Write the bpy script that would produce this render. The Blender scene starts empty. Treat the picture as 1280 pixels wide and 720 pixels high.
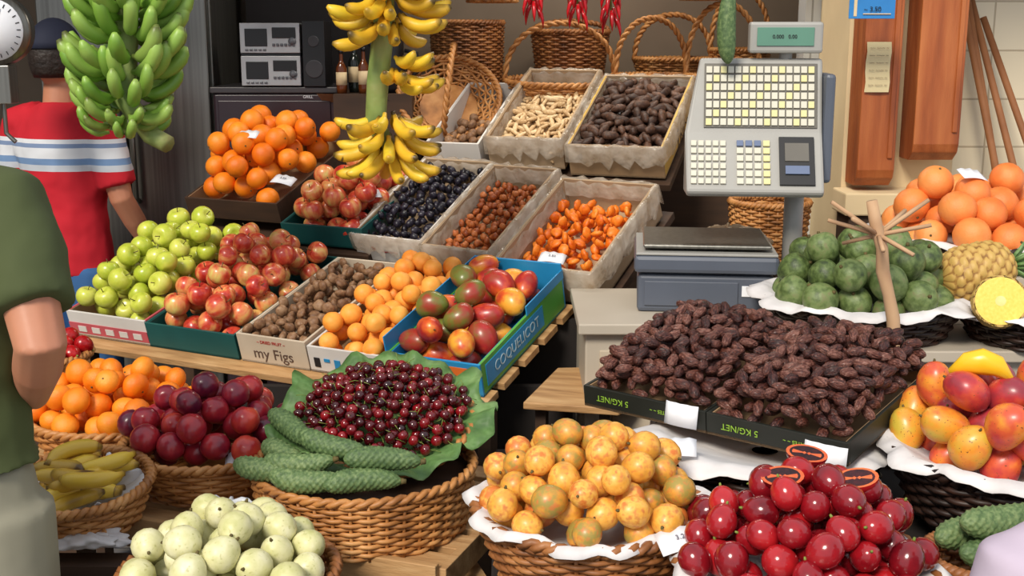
import bpy, math, random
import numpy as np
from mathutils import Matrix, Vector, Euler
random.seed(7); RS=np.random.RandomState(11)
pi=math.pi
S=bpy.context.scene
def lin(c):
    o=[]
    for v in c[:3]:
        v/=255.0
        o.append(v/12.92 if v<=.04045 else ((v+.055)/1.055)**2.4)
    return (*o,1)
# ---------------------------------------------------------------- materials
def mat(name,cols,scale=3,wn=.6,wr=.3,wg=0,rough=.45,bump=0,bs=30,metal=0,coord='lc',detail=3,speck=None,coat=0,stretch=None,sss=0,alpha=None,trans=0,sw=.06):
    m=bpy.data.materials.new(name); m.use_nodes=True
    N=m.node_tree.nodes; L=m.node_tree.links
    b=N['Principled BSDF']
    b.inputs['Roughness'].default_value=rough; b.inputs['Metallic'].default_value=metal
    if coat: b.inputs['Coat Weight'].default_value=coat; b.inputs['Coat Roughness'].default_value=.15
    if sss:
        b.inputs['Subsurface Weight'].default_value=sss; b.inputs['Subsurface Radius'].default_value=(.01,.005,.003)
    if trans: b.inputs['Transmission Weight'].default_value=trans
    if alpha is not None: b.inputs['Alpha'].default_value=alpha
    if coord=='lc':
        a=N.new('ShaderNodeAttribute'); a.attribute_name='lc'; vec=a.outputs['Vector']
        r=N.new('ShaderNodeAttribute'); r.attribute_name='rnd'; rn=r.outputs['Fac']
    else:
        a=N.new('ShaderNodeTexCoord'); vec=a.outputs['Object']; rn=None
    base=vec
    if stretch:
        mp=N.new('ShaderNodeVectorMath'); mp.operation='MULTIPLY'; L.new(vec,mp.inputs[0]); mp.inputs[1].default_value=stretch; vec=mp.outputs[0]
    if rn is not None:
        mu=N.new('ShaderNodeMath'); mu.operation='MULTIPLY'; L.new(rn,mu.inputs[0]); mu.inputs[1].default_value=37
        ad=N.new('ShaderNodeVectorMath'); ad.operation='ADD'; L.new(vec,ad.inputs[0]); L.new(mu.outputs[0],ad.inputs[1]); vec=ad.outputs[0]
    no=N.new('ShaderNodeTexNoise'); no.inputs['Scale'].default_value=scale; no.inputs['Detail'].default_value=detail; L.new(vec,no.inputs['Vector'])
    def ma(op,x,y):
        n=N.new('ShaderNodeMath'); n.operation=op
        for i,k in enumerate((x,y)):
            if isinstance(k,(int,float)): n.inputs[i].default_value=k
            else: L.new(k,n.inputs[i])
        return n.outputs[0]
    f=ma('ADD',ma('MULTIPLY',ma('SUBTRACT',no.outputs['Fac'],.5),wn*2.5),.5)
    if rn is not None and wr: f=ma('ADD',f,ma('MULTIPLY',ma('SUBTRACT',rn,.5),wr))
    if wg:
        sx=N.new('ShaderNodeSeparateXYZ'); L.new(base,sx.inputs[0]); f=ma('ADD',f,ma('MULTIPLY',sx.outputs['Z'],wg))
    cr=N.new('ShaderNodeValToRGB'); e=cr.color_ramp.elements
    n=len(cols)
    while len(e)<n: e.new(.5)
    for i,c in enumerate(cols):
        e[i].position=i/max(1,n-1) ; e[i].color=lin(c)
    L.new(f,cr.inputs['Fac']); col=cr.outputs['Color']
    if speck:
        c2,sc2,th=speck
        n2=N.new('ShaderNodeTexNoise'); n2.inputs['Scale'].default_value=sc2; n2.inputs['Detail'].default_value=1; L.new(vec,n2.inputs['Vector'])
        g=N.new('ShaderNodeMapRange'); g.inputs['From Min'].default_value=th; g.inputs['From Max'].default_value=th+sw; L.new(n2.outputs['Fac'],g.inputs['Value'])
        mx=N.new('ShaderNodeMix'); mx.data_type='RGBA'; L.new(g.outputs[0],mx.inputs['Factor']); L.new(col,mx.inputs['A']); mx.inputs['B'].default_value=lin(c2); col=mx.outputs['Result']
    L.new(col,b.inputs['Base Color'])
    if bump:
        nb=N.new('ShaderNodeTexNoise'); nb.inputs['Scale'].default_value=bs; L.new(vec,nb.inputs['Vector'])
        bp=N.new('ShaderNodeBump'); bp.inputs['Strength'].default_value=bump; bp.inputs['Distance'].default_value=.01 if coord!='lc' else .005; L.new(nb.outputs['Fac'],bp.inputs['Height']); L.new(bp.outputs[0],b.inputs['Normal'])
    return m
def sm(name,c,rough=.6,var=.12,scale=6,**k):
    lo=tuple(max(0,v*(1-var)) for v in c); hi=tuple(min(255,v*(1+var)) for v in c)
    return mat(name,[lo,hi],scale=scale,wn=.6,rough=rough,coord='obj',**k)
def tile_mat(name,c1,c2,mort,sc=6,axis='XZ'):
    m=bpy.data.materials.new(name); m.use_nodes=True; N=m.node_tree.nodes; L=m.node_tree.links; b=N['Principled BSDF']; b.inputs['Roughness'].default_value=.25
    t=N.new('ShaderNodeTexCoord'); s=N.new('ShaderNodeSeparateXYZ'); L.new(t.outputs['Object'],s.inputs[0]); c=N.new('ShaderNodeCombineXYZ')
    L.new(s.outputs[axis[0]],c.inputs[0]); L.new(s.outputs[axis[1]],c.inputs[1])
    br=N.new('ShaderNodeTexBrick'); br.offset=0; br.inputs['Scale'].default_value=1; br.inputs['Brick Width'].default_value=1/sc; br.inputs['Row Height'].default_value=1/sc
    br.inputs['Mortar Size'].default_value=.004; br.inputs['Color1'].default_value=lin(c1); br.inputs['Color2'].default_value=lin(c2); br.inputs['Mortar'].default_value=lin(mort)
    L.new(c.outputs[0],br.inputs['Vector']); L.new(br.outputs['Color'],b.inputs['Base Color'])
    bp=N.new('ShaderNodeBump'); bp.inputs['Strength'].default_value=.4; bp.inputs['Distance'].default_value=.003; bp.invert=True; L.new(br.outputs['Fac'],bp.inputs['Height']); L.new(bp.outputs[0],b.inputs['Normal'])
    return m
# ---------------------------------------------------------------- mesh helpers
class M:
    def __init__(s): s.v=[]; s.f=[]; s.mi=[]; s.lc=[]; s.r=[]; s.n=0
    def add(s,v,f,mi=0,T=None,lc=None,rnd=None):
        v=np.asarray(v,float); l=v if lc is None else lc
        if T is not None:
            A=np.array(T); v=v@A[:3,:3].T+A[:3,3]
        s.v.append(v); s.lc.append(np.asarray(l,float)); s.r.append(np.full(len(v),random.random() if rnd is None else rnd))
        n=s.n; s.f+= [[i+n for i in q] for q in f]
        s.mi+= (list(mi) if hasattr(mi,'__len__') else [mi]*len(f)); s.n+=len(v); return s
    def box(s,x0,y0,z0,x1,y1,z1,mi=0,T=None):
        v=[(x0,y0,z0),(x1,y0,z0),(x1,y1,z0),(x0,y1,z0),(x0,y0,z1),(x1,y0,z1),(x1,y1,z1),(x0,y1,z1)]
        return s.add(v,[(0,3,2,1),(4,5,6,7),(0,1,5,4),(1,2,6,5),(2,3,7,6),(3,0,4,7)],mi,T)
    def obj(s,name,mats,parent=None,smooth=True,bevel=0,loc=None):
        me=bpy.data.meshes.new(name); v=np.vstack(s.v)
        me.from_pydata(v.tolist(),[],s.f)
        if not isinstance(mats,(list,tuple)): mats=[mats]
        for m in mats: me.materials.append(m)
        me.polygons.foreach_set('material_index',s.mi)
        me.polygons.foreach_set('use_smooth',[smooth]*len(s.f))
        a=me.attributes.new('lc','FLOAT_VECTOR','POINT'); a.data.foreach_set('vector',np.vstack(s.lc).ravel())
        a=me.attributes.new('rnd','FLOAT','POINT'); a.data.foreach_set('value',np.concatenate(s.r))
        me.update(); o=bpy.data.objects.new(name,me); S.collection.objects.link(o)
        if parent: o.parent=parent
        if loc is not None: o.location=loc
        if bevel:
            b=o.modifiers.new('b','BEVEL'); b.width=bevel; b.segments=2; b.limit_method='ANGLE'
        return o
def empty(name,loc=(0,0,0),rot=(0,0,0)):
    e=bpy.data.objects.new(name,None); S.collection.objects.link(e); e.empty_display_size=.05
    e.matrix_world=Matrix.Translation(loc)@Matrix.Rotation(rot[2],4,'Z')@Matrix.Rotation(rot[1],4,'Y')@Matrix.Rotation(rot[0],4,'X')
    return e
def T(loc=(0,0,0),rz=0,rx=0,ry=0,s=1):
    m=Matrix.Translation(loc)@Matrix.Rotation(rz,4,'Z')@Matrix.Rotation(ry,4,'Y')@Matrix.Rotation(rx,4,'X')
    sc=Matrix.Diagonal((*((s,s,s) if isinstance(s,(int,float)) else s),1)); return m@sc
def lathe(fn,nu=16,nv=10):
    v=[fn(0,0)]
    for j in range(1,nv):
        for i in range(nu): v.append(fn(pi*j/nv,2*pi*i/nu))
    v.append(fn(pi,0)); f=[]
    for i in range(nu):
        k=(i+1)%nu; f.append((0,1+i,1+k))
        for j in range(nv-2):
            a=1+j*nu; f.append((a+i,a+nu+i,a+nu+k,a+k))
        a=1+(nv-2)*nu; f.append((a+i,len(v)-1,a+k))
    return np.array(v),f
def tube(pts,rad,n=8,closed=False):
    p=np.asarray(pts,float); m=len(p)
    if not hasattr(rad,'__len__'): rad=[rad]*m
    if closed: t=np.roll(p,-1,0)-np.roll(p,1,0)
    else: t=np.gradient(p,axis=0)
    t/=np.linalg.norm(t,axis=1)[:,None]+1e-12
    ref=np.array([0,0,1.]) if abs(t[0][2])<.9 else np.array([1.,0,0])
    v=[]; nn=np.cross(t[0],ref); nn/=np.linalg.norm(nn)
    for i in range(m):
        if closed and abs(t[i][2])<.9: nn=np.cross(t[i],(0,0,1.))
        nn=nn-t[i]*np.dot(nn,t[i]); nn/=np.linalg.norm(nn); bb=np.cross(t[i],nn)
        for k in range(n):
            a=2*pi*k/n; v.append(p[i]+rad[i]*(math.cos(a)*nn+math.sin(a)*bb))
    f=[]
    for i in range(m if closed else m-1):
        j=(i+1)%m
        for k in range(n):
            l=(k+1)%n; f.append((i*n+k,i*n+l,j*n+l,j*n+k))
    if not closed: f.append(tuple(range(n))[::-1]); f.append(tuple(range((m-1)*n,m*n)))
    return np.array(v),f
def loft(rings,n=20):
    v=[];f=[]
    for (x,y,z,a,b) in rings:
        for k in range(n):
            t=2*pi*k/n; v.append((x+a*math.cos(t),y+b*math.sin(t),z))
    for i in range(len(rings)-1):
        for k in range(n):
            l=(k+1)%n; f.append((i*n+k,i*n+l,(i+1)*n+l,(i+1)*n+k))
    f.append(tuple(range(n))[::-1]); f.append(tuple(range((len(rings)-1)*n,len(rings)*n)))
    return np.array(v),f
def merge(*parts):
    V=[];F=[];MI=[];LC=[];n=0
    for p in parts:
        v,f,mi=p[:3]; v=np.asarray(v); V.append(v); LC.append(p[3] if len(p)>3 else v); F+=[[i+n for i in q] for q in f]; MI+=(list(mi) if hasattr(mi,'__len__') else [mi]*len(f)); n+=len(v)
    return np.vstack(V),F,MI,np.vstack(LC)
c_,s_=math.cos,math.sin
# ---------------------------------------------------------------- fruit templates (unit radius)
def sph(k=1,kz=1,nu=14,nv=9): return lathe(lambda t,p:(s_(t)*c_(p)*k,s_(t)*s_(p)*k,c_(t)*kz),nu,nv)
def apple():
    def fn(t,p):
        z=c_(t)*.92; rr=s_(t)*(1.02-.10*(1-c_(t))*.5)
        d=.32*math.exp(-(t/.35)**2)+.18*math.exp(-((pi-t)/.3)**2)*-1
        return (rr*c_(p),rr*s_(p),z-d)
    v,f=lathe(fn,16,12); sv,sf=tube([(0,0,.55),(.03,0,.8),(.1,0,1.05)],[.04,.035,.05],5)
    return merge((v,f,0),(sv,sf,1))
def orange(fl=.94):
    v,f=lathe(lambda t,p:(s_(t)*c_(p),s_(t)*s_(p),c_(t)*fl-.08*math.exp(-(t/.2)**2)),16,10)
    sv,sf=tube([(0,0,fl-.1),(0,0,fl-.01)],[.09,.06],6)
    return merge((v,f,0),(sv,sf,1))
def crease():
    def fn(t,p):
        d=1-.09*math.exp(-((min(p,2*pi-p))/.22)**2)
        z=c_(t)*.95-.12*math.exp(-(t/.3)**2)
        return (s_(t)*c_(p)*d,s_(t)*s_(p)*d,z)
    v,f=lathe(fn,18,10); return merge((v,f,0))
def cherry():
    v,f=lathe(lambda t,p:(s_(t)*c_(p),s_(t)*s_(p),c_(t)*.92-.15*math.exp(-(t/.4)**2)),10,7)
    sv,sf=tube([(0,0,.6),(.3,0,1.5),(.9,.2,2.4)],[.07,.06,.08],3)
    return merge((v,f,0),(sv,sf,1))
def mango():
    def fn(t,p):
        x=s_(t)*c_(p);y=s_(t)*s_(p);z=c_(t)*1.2
        return (x*(.95+.08*z)+.14*z*z-.1,y*.88,z)
    v,f=lathe(fn,16,11); sv,sf=tube([(.1,0,1.15),(.14,0,1.31)],[.08,.05],5)
    return merge((v,f,0),(sv,sf,1))
def egg(k=1.18,stem=True):
    v,f=lathe(lambda t,p:(s_(t)*c_(p)*(1-.08*c_(t)),s_(t)*s_(p)*(1-.08*c_(t)),c_(t)*k),14,10)
    sv,sf=tube([(0,0,k-.05),(0,0,k+.18)],[.12,.07],5)
    return merge((v,f,0),(sv,sf,1)) if stem else merge((v,f,0))
def pineapple_body(k=1.35,nu=72,nv=48):
    def fn(t,p):
        z=(1-c_(t))/2; row=z*11; r0=int(row); fr=row-r0
        q=(p/(2*pi)*12+(.5 if r0%2 else 0))%1
        bm=max(0,1-((fr-.5)**2*4+(q-.5)**2*4)); b=.95+.11*bm**.6
        e=max(0,1-abs(c_(t))**3.5)**.5
        return (e*c_(p)*b,e*s_(p)*b,c_(t)*k)
    v,f=lathe(fn,nu,nv)
    rr=np.sqrt(v[:,0]**2+v[:,1]**2); e=np.maximum(.05,(1-np.abs(v[:,2]/k)**3.5))**.5
    lc=np.stack([v[:,0],v[:,1],np.clip((rr/e-.95)/.11,0,1)],1)
    sv,sf=tube([(0,0,k-.05),(0,0,k+.15)],[.3,.2],8)
    return merge((v,f,0,lc),(sv,sf,1))
def custard(k=1.0,sd=0):
    def fn(t,p):
        b=1+.05*s_(2*p+sd)*s_(t)+.04*s_(3*t+sd)+.012*s_(8*p+sd+2*s_(5*t))*s_(9*t)*s_(t)
        r=b*(1+.08*c_(t)); return (s_(t)*c_(p)*r,s_(t)*s_(p)*r,c_(t)*k*b)
    v,f=lathe(fn,36,24); sv,sf=tube([(0,0,k-.05),(0,0,k+.15)],[.12,.09],6); return merge((v,f,0),(sv,sf,1))
def lump(kx,ky,kz,a=.15,nu=9,nv=7,seed=0,fold=3):
    def fn(t,p):
        w=1+a*s_(fold*p+seed)*s_(2.3*t)+a*.7*s_(5*p+4*t+seed*2)
        return (s_(t)*c_(p)*kx*w,s_(t)*s_(p)*ky*w,c_(t)*kz)
    v,f=lathe(fn,nu,nv); return merge((v,f,0))
def longfruit(L=3.4,nu=36,nv=96,bend=.5,am=.10):
    def fn(t,p):
        z=c_(t)*L; env=max(0,1-abs(c_(t))**3.2)**.6
        q=24*(1-c_(t))/2*1.0
        b=1+am*c_(9*p+(pi if int(q)%2 else 0))*abs(s_(pi*q))
        r=env*b*(1-.12*c_(t))
        return (r*c_(p)+bend*(z/L)**2,r*s_(p),z)
    v,f=lathe(fn,nu,nv); sv,sf=tube([(bend,0,L-.1),(bend*1.1,0,L+.35)],[.3,.2],7)
    return merge((v,f,0),(sv,sf,1))
def banana(L=1.0,R=.115,n=7,seg=9,bend=1.5,a0=-.55):
    pts=[];r=[];x=z=0
    for i in range(seg+1):
        t=i/seg; pts.append((x,0,z)); a=a0+bend*t
        x+=c_(a)*L/seg; z+=s_(a)*L/seg
        r.append(R*(.38 if i==0 else .45 if t<.12 else (min(1,.55+(t-.1)*2.6)) if t<.3 else 1 if t<.75 else max(.3,1-((t-.75)/.25)**2*.72)))
    v,f=tube(pts,r,n); t=np.repeat(np.linspace(-1,1,seg+1),n); 
    lc=np.stack([v[:,0]*2,v[:,2]*2,np.abs(t)**6],1)
    return v,f,[0]*len(f),lc
# ---------------------------------------------------------------- packing
def pack(reg,bounds,r,mound,nmax=400,layers=2.2,K=24,floor=None):
    x0,x1,y0,y1=bounds; P=np.zeros((0,3)); fail=0
    rr=r*1.9
    while len(P)<nmax and fail<18:
        c=np.stack([RS.uniform(x0,x1,K),RS.uniform(y0,y1,K)],1); c=c[[reg(a,b) for a,b in c]]
        if len(c)==0: continue
        m=np.array([mound(a,b) for a,b in c]); z=np.maximum(r,m-2*r*layers+r)
        if floor: z=np.maximum(z,np.array([floor(a,b) for a,b in c]))
        if len(P):
            d2=(c[:,None,0]-P[None,:,0])**2+(c[:,None,1]-P[None,:,1])**2
            h=np.where(d2<rr*rr,P[None,:,2]+np.sqrt(np.maximum(0,rr*rr-d2)),-9); z=np.maximum(z,h.max(1))
        e=z-m; i=int(np.argmin(e))
        if e[i]>0: fail+=1; continue
        fail=0; P=np.vstack([P,[c[i,0],c[i,1],z[i]]])
    return P
def place(name,tpls,P,r,mats,parent,mode='rand',var=.08,smooth=True):
    if not isinstance(tpls,list): tpls=[tpls]
    B=M()
    for p in P:
        t=random.choice(tpls)
        if mode=='rand': R=Euler((random.uniform(0,6.3),random.uniform(0,6.3),random.uniform(0,6.3))).to_matrix().to_4x4()
        elif mode=='up': R=Matrix.Rotation(random.uniform(0,6.3),4,'Z')@Matrix.Rotation(random.uniform(0,1.3),4,'X')@Matrix.Rotation(random.uniform(0,6.3),4,'Z')
        else: R=Matrix.Rotation(random.uniform(0,6.3),4,'Z')@Matrix.Rotation(pi/2+random.uniform(-.45,.45),4,'X')@Matrix.Rotation(random.uniform(0,6.3),4,'Z')
        s=r*random.uniform(1-var,1+var)
        B.add(t[0],t[1],t[2],Matrix.Translation(p)@R@Matrix.Diagonal((s,s,s,1)),t[3])
    return B.obj(name,mats,parent,smooth)
# ---------------------------------------------------------------- common materials
stemM=mat('stem_brown',[(70,60,30),(110,95,50)],rough=.8)
wickL=mat('wicker_tan',[(122,74,34),(184,124,66),(216,160,98)],scale=14,wn=.8,rough=.5,coord='obj')
wickM=mat('wicker_brown',[(94,54,26),(150,94,50),(188,130,76)],scale=14,wn=.8,rough=.5,coord='obj')
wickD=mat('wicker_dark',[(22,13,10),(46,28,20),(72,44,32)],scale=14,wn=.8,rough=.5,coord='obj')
paperM=mat('paper_white',[(196,192,192),(232,228,226)],scale=8,rough=.8,coord='obj',bump=.3,bs=25)
cardM=mat('card_white',[(228,230,236),(246,247,250)],scale=8,rough=.7,coord='obj')
inkM=sm('ink_black',(25,25,30)); inkR=sm('ink_red',(170,30,30)); inkFd=sm('ink_faded',(110,110,120))
wood=mat('wood_pine',[(140,100,60),(184,142,94),(206,168,120)],scale=5,wn=.8,rough=.65,coord='obj',stretch=(1,6,6),bump=.2)
woodD=mat('wood_dark',[(46,32,22),(76,52,34)],scale=5,rough=.7,coord='obj',stretch=(1,6,6))
cardb=mat('cardboard',[(140,110,78),(172,140,104)],scale=6,rough=.85,coord='obj')
crateW=mat('crate_white_wood',[(180,164,140),(210,196,176)],scale=6,rough=.75,coord='obj')
crateT=mat('crate_tan_card',[(156,130,100),(186,160,128)],scale=6,rough=.75,coord='obj')
blk=sm('black_plastic',(20,20,23),.4)
darkcloth=sm('dark_cloth',(30,24,21),.9)
plastic=mat('clear_plastic_liner',[(170,148,122),(226,214,198)],scale=16,rough=.18,coord='obj',bump=1,bs=26,alpha=.5,wn=.9)
# ---------------------------------------------------------------- basket
def basket_mesh(rt,rb,h,sy=1,n=28,th=.006,bulge=.0):
    B=M(); rows=max(4,int(h/(th*1.75)))
    def R(t): return rb+(rt-rb)*t+bulge*s_(pi*t)
    seg=n*3; ph=np.arange(seg)*2*pi/seg
    for j in range(rows):
        t=(j+.5)/rows; r=R(t)+th*.9*np.cos(n/2*ph+pi*j)
        v,f=tube(np.stack([r*np.cos(ph),r*np.sin(ph)*sy,np.full(seg,h*t)],1),th,5,True); B.add(v,f)
    for k in range(n):
        a=2*pi*(k)/n
        B.add(*tube([((R(t))*c_(a),(R(t))*s_(a)*sy,h*t) for t in (0,.35,.7,1)],th*.8,5))
    seg=160; ph=np.arange(seg)*2*pi/seg
    for q in (0,pi):
        r=rt+th*1.0*np.cos(ph*26+q)
        B.add(*tube(np.stack([r*np.cos(ph),r*np.sin(ph)*sy,h+th*.8+th*1.0*np.sin(ph*26+q)],1),th*1.4,5,True))
    v=[(0,0,.004)]+[(rb*c_(2*pi*k/32),rb*s_(2*pi*k/32)*sy,.004) for k in range(32)]
    B.add(v,[(0,1+k,1+(k+1)%32) for k in range(32)])
    return B
def handle(B,rt,h,H,th=.008,ax='x',n=24):
    for q in (0,pi):
        p=[]
        for i in range(n*3+1):
            t=i/(n*3); a=pi*t; x=rt*c_(a); z=h+H*s_(a)**.8 if 0<t<1 else h
            w=th*.8; x2=x+w*c_(a)*c_(t*60+q); y2=w*s_(t*60+q); z2=z+w*s_(a)*c_(t*60+q)
            p.append((x2,y2,z2) if ax=='x' else (y2,x2,z2))
        B.add(*tube(p,th,5))
def liner(rt,h,out=1.15,depth=.05,mt=None,amp=.02,sy=1,lobes=11,name='paper_liner',parent=None,drop=.02,lift=.026):
    nr=14; na=120; v=[];sd=random.uniform(0,6)
    for i in range(nr+1):
        q=.1+.9*i/nr; r=rt*out*q
        for k in range(na):
            a=2*pi*k/na; w=max(0,(q-.72)/.28)
            rf=amp*w*(s_(lobes*a+sd)+.6*s_(lobes*2.3*a+2*sd)+.4*s_(5*a))
            e=1+.05*w*s_(7*a+sd)+.04*w*s_(13*a)
            z=h-depth*(1-min(1,(q*out)**2)) + lift*min(1,(q*out)**2) - drop*max(0,q*out-1)/(out-1+1e-6)*.8+rf
            v.append((r*e*c_(a),r*e*s_(a)*sy,z))
    f=[(i*na+k,i*na+(k+1)%na,(i+1)*na+(k+1)%na,(i+1)*na+k) for i in range(nr) for k in range(na)]
    B=M().add(v,f); o=B.obj(name,mt or paperM,parent); so=o.modifiers.new('s','SOLIDIFY'); so.thickness=.0015; return o
def basket(name,loc,rt,rb,h,mt=None,rot=(0,0,0),sy=1,hd=0,n=28,th=.006,bulge=0,ax='x'):
    e=empty(name,loc,rot); B=basket_mesh(rt,rb,h,sy,n,th,bulge)
    if hd: handle(B,rt,h,hd,ax=ax)
    B.obj('woven_body',mt or wickL,e); return e
def bpile(e,name,t,r,rt,h,H,mats,mode='rand',sy=1,nmax=300,layers=2.0,var=.08,pw=2):
    rr=rt-.25*r
    def rho2(x,y): return min(1,(x*x+(y/sy)**2)/(rr*rr))
    fl=lambda x,y: h-.03+ (.03+.75*r+.008)*rho2(x,y)**1.5 + .25*r
    P=pack(lambda x,y:x*x+(y/sy)**2<rr*rr,(-rr,rr,-rr*sy,rr*sy),r,lambda x,y:h+r*1.25+H*(1-rho2(x,y)**(pw/2)),nmax,layers,floor=fl)
    place(name,t,P,r,mats,e,mode,var); return P
# ---------------------------------------------------------------- crate (origin = front-right-bottom corner; x in [-w,0], y in [0,l])
def crate(name,loc,yaw,tilt,w,l,h,mt,front=None,side=None,th=.008,hb=None,liner_m=None,inner=None):
    e=empty(name,loc,(math.radians(tilt),0,-math.radians(yaw)))
    hb=hb or h; B=M(); mats=[mt,front or mt,side or mt,inner or mt]
    B.box(-w,0,0,0,l,th,3)
    B.box(-w,0,0,0,th,h,1); B.box(-w,l-th,0,0,l,hb,3)
    B.box(-w,th,0,-w+th,l-th,h,2); B.box(-th,th,0,0,l-th,h,2)
    B.box(-w+th,th,th,-th,th+.003,h-.002,3); B.box(-th-.003,th,th,-th,l-th,h-.002,3); B.box(-w+th,th,th,-w+th+.003,l-th,h-.002,3)
    B.obj('box',mats,e,False,.001)
    if liner_m:
        v=[];N=14; per=[]
        for k in range(N): per.append((-w*k/N,0,0,-1))
        for k in range(N): per.append((-w,l*k/N,-1,0))
        for k in range(N): per.append((-w+w*k/N,l,0,1))
        for k in range(N): per.append((0,l-l*k/N,1,0))
        n=len(per)
        for (o0,zz) in ((-.020,h-.06),(-.014,h-.02),(.0,h+.004),(.012,h),(.016,h*.45)):
            for i,(x,y,nx,ny) in enumerate(per):
                wv=.006*s_(i*2.1)+.004*s_(i*3.7)
                z=zz+(wv*3 if zz<h*.5 else wv*.6); o=o0+wv*.6*(1 if o0>0 else -.3)
                v.append((x+nx*o,y+ny*o,z))
        f=[(i*n+k,i*n+(k+1)%n,(i+1)*n+(k+1)%n,(i+1)*n+k) for i in range(4) for k in range(n)]
        M().add(v,f).obj('liner',liner_m,e)
    return e
def cpile(e,name,t,r,w,l,h,H,mats,mode='rand',nmax=400,layers=2,var=.08,back=0,pw=3):
    a=.8*r+.008
    def md(x,y):
        u=(x+w/2)/(w/2); q=(y-l/2)/(l/2); return h+H*(1-abs(u)**pw)*(1-abs(q)**pw)+back*y/l
    P=pack(lambda x,y:True,(-w+a,-a,a,l-a),r,md,nmax,layers); place(name,t,P,r,mats,e,mode,var); return P
def text(parent,s,loc,rot,size,mt,name='lettering'):
    cu=bpy.data.curves.new(name,'FONT'); cu.body=s; cu.size=size; cu.extrude=.0005; cu.align_x='CENTER'; cu.align_y='CENTER'; cu.materials.append(mt)
    o=bpy.data.objects.new(name,cu); S.collection.objects.link(o); o.parent=parent; o.location=loc; o.rotation_euler=rot; return o
def card(loc,yaw,w=.09,h=.06,lean=-50,txt='2.50',roll=0):
    e=empty('price_card',loc,(math.radians(lean+90),roll,yaw))
    v=[];n=6
    for i in range(n+1):
        x=-w/2+w*i/n; z=.006*s_(i/n*pi)
        v+=[(x,0,z),(x,h,z+.004*(i%2))]
    f=[(2*i,2*i+2,2*i+3,2*i+1) for i in range(n)]
    o=M().add(v,f).obj('card',cardM,e); so=o.modifiers.new('s','SOLIDIFY'); so.thickness=.0012
    if txt: text(e,txt,(0,h*.5,.011),(0,0,0),h*.28,inkFd)
# ================================================================ ROOM
def boxobj(name,a,b,mt,bevel=0,parent=None,smooth=False):
    return M().box(*a,*b).obj(name,mt,parent,smooth,bevel)
floorM=tile_mat('paving',(120,112,102),(104,98,90),(70,66,60),2.5,'XY')
boxobj('floor',(-7,-3,-.05),(5,8,0),floorM)
wallM=mat('plaster_dim',[(118,102,86),(150,132,112)],scale=2,rough=.9,coord='obj')
boxobj('wall_back',(-5,5.75,0),(3.6,5.9,3.2),wallM)
tileM=tile_mat('tiles_cream',(228,212,180),(234,220,190),(190,172,142),5.2)
boxobj('wall_right',(1.2,4.9,0),(4,5.05,3.2),tileM)
tileW=tile_mat('tiles_grey',(186,188,184),(196,198,196),(150,150,146),6)
boxobj('wall_tiled_pier',(1.14,4.78,0),(1.48,4.9,3.2),tileW)
boxobj('wall_left',(-5.1,-1,0),(-5,5.9,3.2),sm('plaster_left',(150,148,140),.9))
boxobj('shade_ceiling',(-5,3.75,2.75),(4,5.9,2.85),sm('ceiling_paint',(130,120,108),.9))  # out of view, added to keep the rear of the stall darker
boxobj('wall_dark_panel',(-1.2,5.55,0),(-.5,5.65,2.7),sm('dark_panel',(34,28,27),.7))
postM=mat('post_wood',[(118,54,22),(166,88,42),(194,116,62)],scale=3,wn=.7,rough=.5,coord='obj',stretch=(6,6,.7),bump=.2)
for nm,x0,x1,zb in (('wooden_post',1.21,1.34,1.27),('wooden_post',1.40,1.56,1.36)):
    B=M(); y0=4.2; prof=[(0,2.7),(0,zb+.06),(.01,zb+.03),(.03,zb+.015),(.05,zb),(.15,zb),(.15,2.7)]
    n=len(prof); v=[(x0,y0+a,b) for a,b in prof]+[(x1,y0+a,b) for a,b in prof]
    B.add(v,[tuple(range(n))[::-1],tuple(range(n,2*n))]+[(i,(i+1)%n,n+(i+1)%n,n+i) for i in range(n)])
    B.box(x1-.03,y0-.008,zb+.1,x1-.012,y0,2.7)
    B.obj(nm,postM,None,False,.004)
creamM=mat('cream_wall',[(206,182,140),(230,208,166)],scale=3,rough=.8,coord='obj')
boxobj('wall_cream_pillar',(1.2,4.36,0),(1.6,4.78,2.7),creamM)
boxobj('trim_ledge',(1.17,4.18,1.17),(1.62,4.36,1.25),creamM,.006)
boxobj('trim_ledge_base',(1.19,4.2,1.0),(1.6,4.36,1.17),woodD,.004)
B=M()
poleM=mat('pole_wood',[(120,72,42),(160,106,66)],scale=8,rough=.7,coord='obj')
for (x0,x1,zt) in ((1.78,2.02,1.98),(1.74,1.9,2.1),(1.85,2.14,1.86),(1.70,1.95,2.15)):
    B.add(*tube([(x1+.1,4.5,.0),((x0+x1)/2+.08,4.66,1.2),(x0,4.83,zt)],[.017,.015,.014],8))
B.obj('leaning_wooden_poles',poleM)
B=M(); B.add(*tube([(1.70,4.86,.2),(1.71,4.86,2.6)],.018,8)); B.box(1.69,4.83,1.85,1.73,4.9,1.88); B.obj('wall_pipe',creamM)
e=empty('paper_note',(1.245,4.193,1.7)); 
v=[];
for j in range(6):
    for i in range(4): v.append((-.03+.028*i+.002*s_(j*2),-.002-.004*abs(s_(i+j)),-.10+.034*j))
M().add(v,[(j*4+i,j*4+i+1,j*4+i+5,j*4+i+4) for j in range(5) for i in range(3)]).obj('sheet',mat('note_paper',[(206,188,140),(222,206,160)],coord='obj'),e)
inkF=sm('ink_note',(120,100,80))
for i in range(6): text(e,'~~ ~~~ ~',(.012,-.010,.05-.025*i),(pi/2,0,0),.016,inkF)
e=empty('blue_price_tag',(1.17,4.0,1.875)); blueM=sm('tag_blue',(46,128,196),.4)
M().box(-.075,0,-.03,.075,.005,.06).obj('plate',blueM,e,False,.002); text(e,'~ 3.50',(0,-.004,.0),(pi/2,0,0),.022,inkM)
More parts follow.
